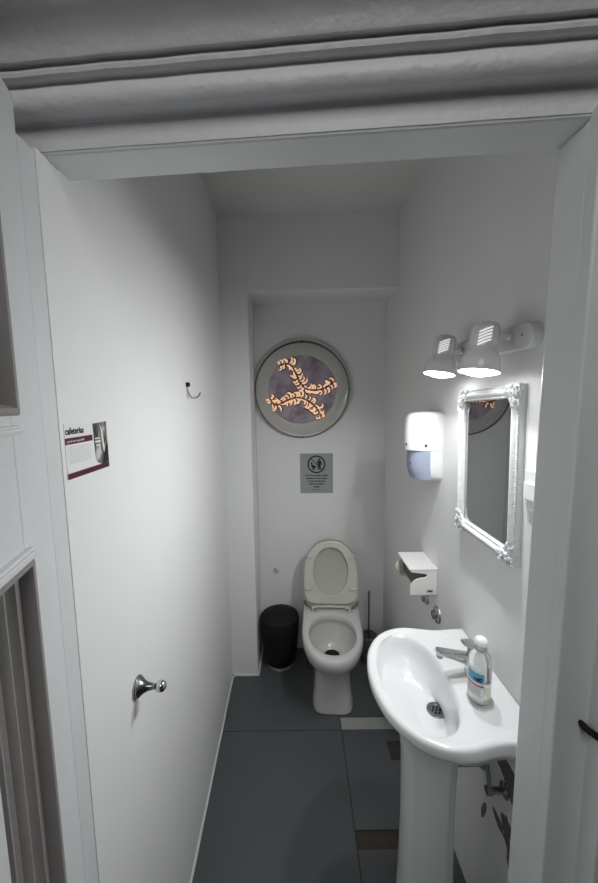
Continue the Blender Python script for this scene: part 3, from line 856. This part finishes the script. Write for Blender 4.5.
# dispenser: vertical profile of rounded shell
M_disp = mat('dispenser_plastic', (.66, .67, .67), .35)
DY, DZ0, DZ1, DD, DW = 1.352, 1.300, 1.562, .127, .067
t = thing('soap_dispenser', 'white plastic wall dispenser with tinted lower window on right wall', 'dispenser', wr(DY, DZ0))
def dsec(y0f, depth, z, hw, ex=2.25, N=40, cap=1.0):
    r = []
    for i in range(N + 1):
        a = -PI / 2 + PI * i / N
        c, s = math.cos(a), math.sin(a)
        r.append(wr(DY + hw * math.copysign(abs(s) ** (2 / ex), s), z, max(.0, depth * abs(c) ** (2 / ex))))
    return r
def dshell(zs_):
    bm = BM(); loft(bm, [dsec(0, d_, z, h) for z, d_, h in zs_], True, True, True); return bm
cut = 1.418
bm = dshell([(cut, DD, DW), (1.46, DD + .002, DW), (1.52, DD - .002, DW), (1.542, DD - .008, DW - .001), (1.555, DD - .020, DW - .005), (1.561, DD - .036, DW - .012), (1.5625, DD - .055, DW - .022)])
finish('cover', bm, M_disp, parent=t, smooth=40)
bm = dshell([(DZ0, .040, DW - .022), (DZ0 + .002, .055, DW - .012), (DZ0 + .008, .075, DW - .006), (DZ0 + .022, .092, DW - .002), (DZ0 + .05, .103, DW - .001), (cut, .108, DW - .001)])
finish('body', bm, M_disp, parent=t, smooth=40)
def dwin(z0, z1, off, m, name, a0=-20, a1=58, dep=.1085):
    bm = BM(); n = 20; rows = 5
    grid = []
    for j in range(rows + 1):
        z = z0 + (z1 - z0) * j / rows; f = min(1, (z - DZ0) / .05); dd = (.088 + .020 * f ** .5 if z < 1.358 else dep) + off
        row = []
        for i in range(n + 1):
            a = R(a0 + (a1 - a0) * i / n); c, s = math.cos(a), math.sin(a)
            row.append((wr(DY + (DW + off) * math.copysign(abs(s) ** (2 / 2.25), s), z, dd * abs(c) ** (2 / 2.25)), wr(DY + (DW + off - .003) * math.copysign(abs(s) ** (2 / 2.25), s), z, (dd - .003) * abs(c) ** (2 / 2.25))))
        grid.append(row)
    V = [[(bm.verts.new(a), bm.verts.new(b)) for a, b in row] for row in grid]
    for j in range(rows):
        for i in range(n):
            for s in (0, 1): bm.faces.new((V[j][i][s], V[j][i + 1][s], V[j + 1][i + 1][s], V[j + 1][i][s]))
    for j in range(rows):
        for i in (0, n): bm.faces.new((V[j][i][0], V[j + 1][i][0], V[j + 1][i][1], V[j][i][1]))
    for i in range(n):
        for j in (0, rows): bm.faces.new((V[j][i][0], V[j][i + 1][0], V[j][i + 1][1], V[j][i][1]))
    ob = finish(name, bm, m, parent=t, smooth=40); return ob
dwin(1.306, 1.413, .002, M_greywin, 'window', -68, 60)['label'] = 'blue-grey tinted window'
bm = BM()
for (oy, z, r_) in ((-.0605, 1.437, .0056), (-.022, 1.440, .0040), (-.020, 1.366, .0045)):
    p = wr(DY + oy, z, (DD if z > cut else .108) * (1 - (abs(oy) / DW) ** 2.25) ** (1 / 2.25) + .0015)
    bm = BM(); lathe(bm, [(r_, -.004), (r_, .0008), (r_ * .6, .0012)], p, (nR + Vector((0, oy * 14, 0))).normalized(), 16)
    finish('lock_hole', bm, M_dark, parent=t)
# toilet roll holder
hy0, hy1, hz0, hz1, hd_ = 1.300, 1.455, .844, .946, .106
t = thing('toilet_roll_holder', 'white plastic toilet roll holder with flat lid on right wall', 'toilet roll holder', wr((hy0 + hy1) / 2, hz0))
bm = BM(); prism(bm, [wr(hy0 - .002, hz1, 0), wr(hy1 + .002, hz1, 0), wr(hy1 + .002, hz1, hd_ + .006), wr(hy0 - .002, hz1, hd_ + .006)], (0, 0, .006)); finish('lid', bm, M_white, parent=t, smooth=0, bevel=.0015)
bm = BM()
def side(y, th_):
    # side cheek with a scooped front opening
    P = [(0, hz0), (hd_, hz0), (hd_ + .002, hz0 + .042)]
    P += [(hd_ - .002 - .085 * (1 - math.cos(R(a))) * .62, hz0 + .042 + .030 * math.sin(R(a))) for a in (20, 40, 60, 80, 90)]
    P += [(.045, hz0 + .076), (.040, hz0 + .082), (.048, hz1 - .016), (hd_, hz1 - .008), (hd_, hz1), (0, hz1)]
    prism(bm, [wr(y, z, u) for u, z in P], (0, th_, 0))
side(hy0, .004)
prism(bm, [wr(hy0, hz0, 0), wr(hy0, hz1, 0), wr(hy0, hz1, .004), wr(hy0, hz0, .004)], (0, hy1 - hy0, 0))
side(hy1 - .004, .004)
finish('case', bm, M_white, parent=t, smooth=0, bevel=.0012)
bm = BM(); prism(bm, [wr(hy0, hz0, .0), wr(hy1, hz0, 0), wr(hy1, hz0, hd_ - .03), wr(hy0, hz0, hd_ - .03)], (0, 0, .004)); finish('floor_plate', bm, M_white, parent=t, smooth=0)
bm = BM(); prism(bm, [wr(hy0 - .0005, hz0 + .010, .018), wr(hy0 - .0005, hz0 + .010, .042), wr(hy0 - .0005, hz0 + .022, .042), wr(hy0 - .0005, hz0 + .022, .018)], (0, .001, 0)); finish('maker_label', bm, mat('tan_label', (.45, .40, .33), .5), parent=t, smooth=0)
bm = BM(); prism(bm, [wr(hy0 - .0008, hz0 + .0125, .021), wr(hy0 - .0008, hz0 + .0125, .037), wr(hy0 - .0008, hz0 + .0175, .037), wr(hy0 - .0008, hz0 + .0175, .021)], (0, .0006, 0)); finish('label_print', bm, M_ink, parent=t, smooth=0)
bm = BM(); tube(bm, [wr(hy0 + .012, hz0 + .058, .055), wr(hy1 - .012, hz0 + .058, .055)], .040, 32)
tag(finish('toilet_roll', bm, M_card), 'dark brown roll core inside the white toilet roll holder', 'toilet roll')
bm = BM(); lathe(bm, [(.028, 0), (.031, .002), (.031, .006), (.028, .008)], wr(hy1 - .02, hz0 + .052, hd_ - .010), (0, 1, 0), 28)
finish('side_disc', bm, M_roll, parent=t)['label'] = 'yellowed round end disc'
# flanges
def flange(y, z, r_, lb_):
    t = thing('pipe_flange', lb_, 'pipe cover', wr(y, z - r_))
    bm = BM(); lathe(bm, [(r_, 0), (r_, .003), (r_ * .92, .007), (r_ * .55, .010), (r_ * .5, .011)], wr(y, z), nR, 32); finish('rosette', bm, M_chrome, parent=t)
    bm = BM(); lathe(bm, [(r_ * .48, .010), (r_ * .48, .020), (r_ * .36, .022), (r_ * .3, .020)], wr(y, z), nR, 24); finish('plug', bm, M_dchrome, parent=t)
flange(1.290, .768, .034, 'round chrome wall rosette just above the far edge of the washbasin')
flange(1.400, .768, .024, 'small dark chrome pipe plug directly under the toilet roll holder')
# light switch
t = thing('light_switch', 'cream light switch half hidden behind the door frame', 'switch', wr(.775, 1.345))
bm = BM(); prism(bm, [wr(.735, 1.345, 0), wr(.808, 1.345, 0), wr(.808, 1.440, 0), wr(.735, 1.440, 0)], nR * .010); finish('plate', bm, M_white, parent=t, smooth=0, bevel=.002)
bm = BM(); prism(bm, [wr(.742, 1.372, .010), wr(.800, 1.372, .010), wr(.800, 1.412, .010), wr(.742, 1.412, .010)], nR * .007); finish('rocker', bm, M_white, parent=t, smooth=0, bevel=.002)

# ------------------------------------------------------------------ mirror
my0, my1, mz0, mz1 = .832, 1.138, 1.196, 1.640
t = thing('wall_mirror', 'rectangular mirror in an ornate white frame with carved corners', 'mirror', wr((my0 + my1) / 2, mz0))
def mr(y, z, off=0.0):
    f, g_ = (z - mz0) / (mz1 - mz0), (y - my0) / (my1 - my0)
    return wr(y - .013 * (1 - f), z - .010 * g_ * f - .004 * (1 - f), off)
fw = .033
bm = BM()
sec = [(0, 0), (0, .013), (.002, .016), (.007, .0175), (.011, .022), (.016, .0245), (.021, .0225), (.0245, .017), (.027, .0155), (.029, .0175), (.031, .0165), (fw, .012), (fw, 0)]
cs = [(my0, mz0, 1, 1), (my1, mz0, -1, 1), (my1, mz1, -1, -1), (my0, mz1, 1, -1)]
vr = [[bm.verts.new(mr(cy + sy * a, cz_ + sz * a, h)) for a, h in sec] for cy, cz_, sy, sz in cs]
for k in range(4):
    for i in range(len(sec)):
        j = (i + 1) % len(sec); bm.faces.new((vr[k][i], vr[k][j], vr[(k + 1) % 4][j], vr[(k + 1) % 4][i]))
fr = finish('frame', bm, M_frame, parent=t, smooth=30)
bm = BM(); i_ = fw - .003
prism(bm, [mr(my0 + i_, mz0 + i_, .002), mr(my1 - i_, mz0 + i_, .002), mr(my1 - i_, mz1 - i_, .002), mr(my0 + i_, mz1 - i_, .002)], nR * .007)
finish('glass', bm, M_mirror, parent=t, smooth=0)
# bead strips
bm = BM()
def beads(a, b, stp=.0062, r_=.0022):
    n = int((b - a).length / stp)
    for i in range(n + 1):
        bmesh.ops.create_icosphere(bm, subdivisions=1, radius=r_, matrix=Matrix.Translation(a.lerp(b, i / n)))
q = .003
for a_, b_ in ((mr(my0 + q, mz0 + .05, .017), mr(my0 + q, mz1 - .05, .017)), (mr(my1 - q, mz0 + .05, .017), mr(my1 - q, mz1 - .05, .017)),
               (mr(my0 + .05, mz0 + q, .017), mr(my1 - .05, mz0 + q, .017)), (mr(my0 + .05, mz1 - q, .017), mr(my1 - .05, mz1 - q, .017))):
    bm = BM(); beads(a_, b_); finish('bead_strip', bm, M_frame, parent=fr, smooth=60)
# carved corners: curled leaves
def corner(cy, cz_, sy, sz):
    bm = BM(); rnd = random.Random(int(cy * 1000 + cz_ * 77))
    def leaf(u, v, ang, L, W):
        n = 7; p = Vector((u, v)); a = ang; pr_ = None; cu = rnd.uniform(-1.6, 1.6)
        for i in range(n + 1):
            s = i / n; ww = W * math.sin(PI * (s * .86 + .1)); nn = Vector((-math.sin(a), math.cos(a))) * ww
            h = .0195 + .006 * math.sin(PI * s)
            def P(w_, h_): return mr(cy + sy * w_.x, cz_ + sz * w_.y, h_)
            row = (bm.verts.new(P(p + nn, .016)), bm.verts.new(P(p + nn * .5, h)), bm.verts.new(P(p, h - .004)), bm.verts.new(P(p - nn * .5, h)), bm.verts.new(P(p - nn, .016)))
            if pr_:
                for k in range(4): bm.faces.new((pr_[k], pr_[k + 1], row[k + 1], row[k]))
            pr_ = row; p = p + Vector((math.cos(a), math.sin(a))) * L / n; a += cu / n
    for k in range(14):
        u = rnd.uniform(.002, .022); leaf(u, rnd.uniform(0, .05), rnd.uniform(.6, 1.9), rnd.uniform(.014, .026), rnd.uniform(.004, .007))
        leaf(rnd.uniform(0, .05), rnd.uniform(.002, .022), rnd.uniform(-.4, .8), rnd.uniform(.014, .026), rnd.uniform(.004, .007))
    # rosette knob and base pad
    prism(bm, [mr(cy + sy * a, cz_ + sz * b, .010) for a, b in ((-.002, -.002), (.052, -.002), (.050, .012), (.054, .026), (.044, .034), (.036, .036), (.034, .044), (.026, .054), (.012, .050), (-.002, .052))], nR * .0095)
    for k in range(14):
        bmesh.ops.create_icosphere(bm, subdivisions=2, radius=rnd.uniform(.002, .004), matrix=Matrix.Translation(mr(cy + sy * (rnd.uniform(0, .055) if k % 2 else rnd.uniform(0, .03)), cz_ + sz * (rnd.uniform(0, .03) if k % 2 else rnd.uniform(0, .055)), .021)))
    finish('corner_carving', bm, M_ornm, parent=fr, smooth=50)['label'] = 'silvery carved leaf corner'
for c in cs: corner(*c)

# ------------------------------------------------------------------ two-spot wall lamp
LYa, LYb = .872, 1.112
t = thing('spot_lamp', 'white wall bar lamp with two lit spot heads above the mirror', 'lamp', wr((LYa + LYb) / 2, 1.72))
bm = BM()
def stadium(y0_, y1_, zc, r_, off, slope=.03, N=12):
    P = []
    for i in range(N + 1):
        a = -PI / 2 + PI * i / N; P.append((y1_ + r_ * math.cos(a), zc + (y1_ - .98) * slope + r_ * math.sin(a)))
    for i in range(N + 1):
        a = PI / 2 + PI * i / N; P.append((y0_ + r_ * math.cos(a), zc + (y0_ - .98) * slope + r_ * math.sin(a)))
    return [wr(y, z, off) for y, z in P]
loft(bm, [stadium(.815, 1.165, 1.752, .030, 0), stadium(.815, 1.165, 1.752, .030, .016), stadium(.815, 1.165, 1.752, .027, .022), stadium(.818, 1.162, 1.752, .021, .0235)])
pl_ = finish('wall_plate', bm, M_whitem, parent=t, smooth=40)
bm = BM()
for y in (.822, 1.0):
    bm = BM(); lathe(bm, [(.0035, .022), (.0035, .0255)], wr(y, 1.750, 0), nR, 12)
    finish('screw', bm, M_grey, parent=pl_)
def head(y, topz, xo, tilt, lab_):
    ax = Vector(tilt).normalized()           # pointing down towards the opening
    top = Vector((XR(y) - xo, y, topz))
    # arm
    bm = BM(); j = top + ax * .042
    tube(bm, [wr(y, 1.756, .022), wr(y, 1.757, .040), j.lerp(wr(y, 1.757, .040), .30)], .006, 12)
    lathe(bm, [(.010, 0), (.010, .012), (.007, .014)], wr(y, 1.756, .022), nR, 16)
    lathe(bm, [(.009, 0), (.009, .018)], wr(y, 1.757, .044), nR, 16)
    finish('arm', bm, M_chrome if False else M_whitem, parent=t)
    bm = BM()
    prof = [(r__ * 1.07, h__) for r__, h__ in ((.0, .0), (.016, .0008), (.024, .004), (.029, .011), (.0305, .020), (.0305, .052), (.0285, .060), (.030, .066), (.037, .078), (.0425, .092), (.0445, .106), (.0445, .118), (.0455, .1195), (.0440, .1205), (.0425, .118), (.0425, .106), (.040, .092), (.034, .078), (.027, .066))]
    lathe(bm, prof, top, ax, 40, False, True)
    sh = finish('spot_head', bm, M_whitem, parent=t, smooth=45)
    # vent slots: bulb light shining through is put in as glow, on the room side
    bm = BM()
    a_, u_, v_ = axes(ax)
    for k in range(5):
        h = .018 + k * .0075
        for side_ in (0,):
            dirv = Vector((-.45, -1, 0)); dirv = (dirv - ax * dirv.dot(ax)).normalized(); tv = ax.cross(dirv)
            pts_ = []
            for m_ in range(6):
                an = -.42 + .84 * m_ / 5
                pts_.append(top + ax * (h + .013 * m_ / 5) + (dirv * math.cos(an) + tv * math.sin(an)) * .0329)
            tube(bm, pts_, .0014, 6)
    s_ = finish('vent_slots', bm, mat('lit_vent', (.9, .9, .9), .3, emit=.7), parent=sh)
    bm = BM(); lathe(bm, [(.0, .129), (.016, .1285), (.030, .125), (.040, .118), (.043, .110), (.040, .098)], top, ax, 36, False, True)
    b_ = finish('bulb', bm, M_bulb, parent=sh, smooth=60); b_['label'] = 'lit white reflector bulb'
    # light of this bulb
    for (kind, wts) in (('spot', LAMP_W),):
        ldt = bpy.data.lights.new('bulb_light', 'AREA'); ldt.shape = 'DISK'; ldt.size = .05; ldt.energy = LAMP_W; ldt.color = (.975, .99, 1.0); ldt.spread = R(172)
        lo = bpy.data.objects.new('bulb_light', ldt); COL.objects.link(lo)
        lo.matrix_world = Matrix.Translation(top + ax * .131) @ Vector((-1.0, 0, -1)).to_track_quat('-Z', 'Y').to_matrix().to_4x4()
head(LYa, 1.789, .080, (-.15, -.05, -1), '')
head(LYb, 1.803, .075, (-.18, -.05, -1), '')
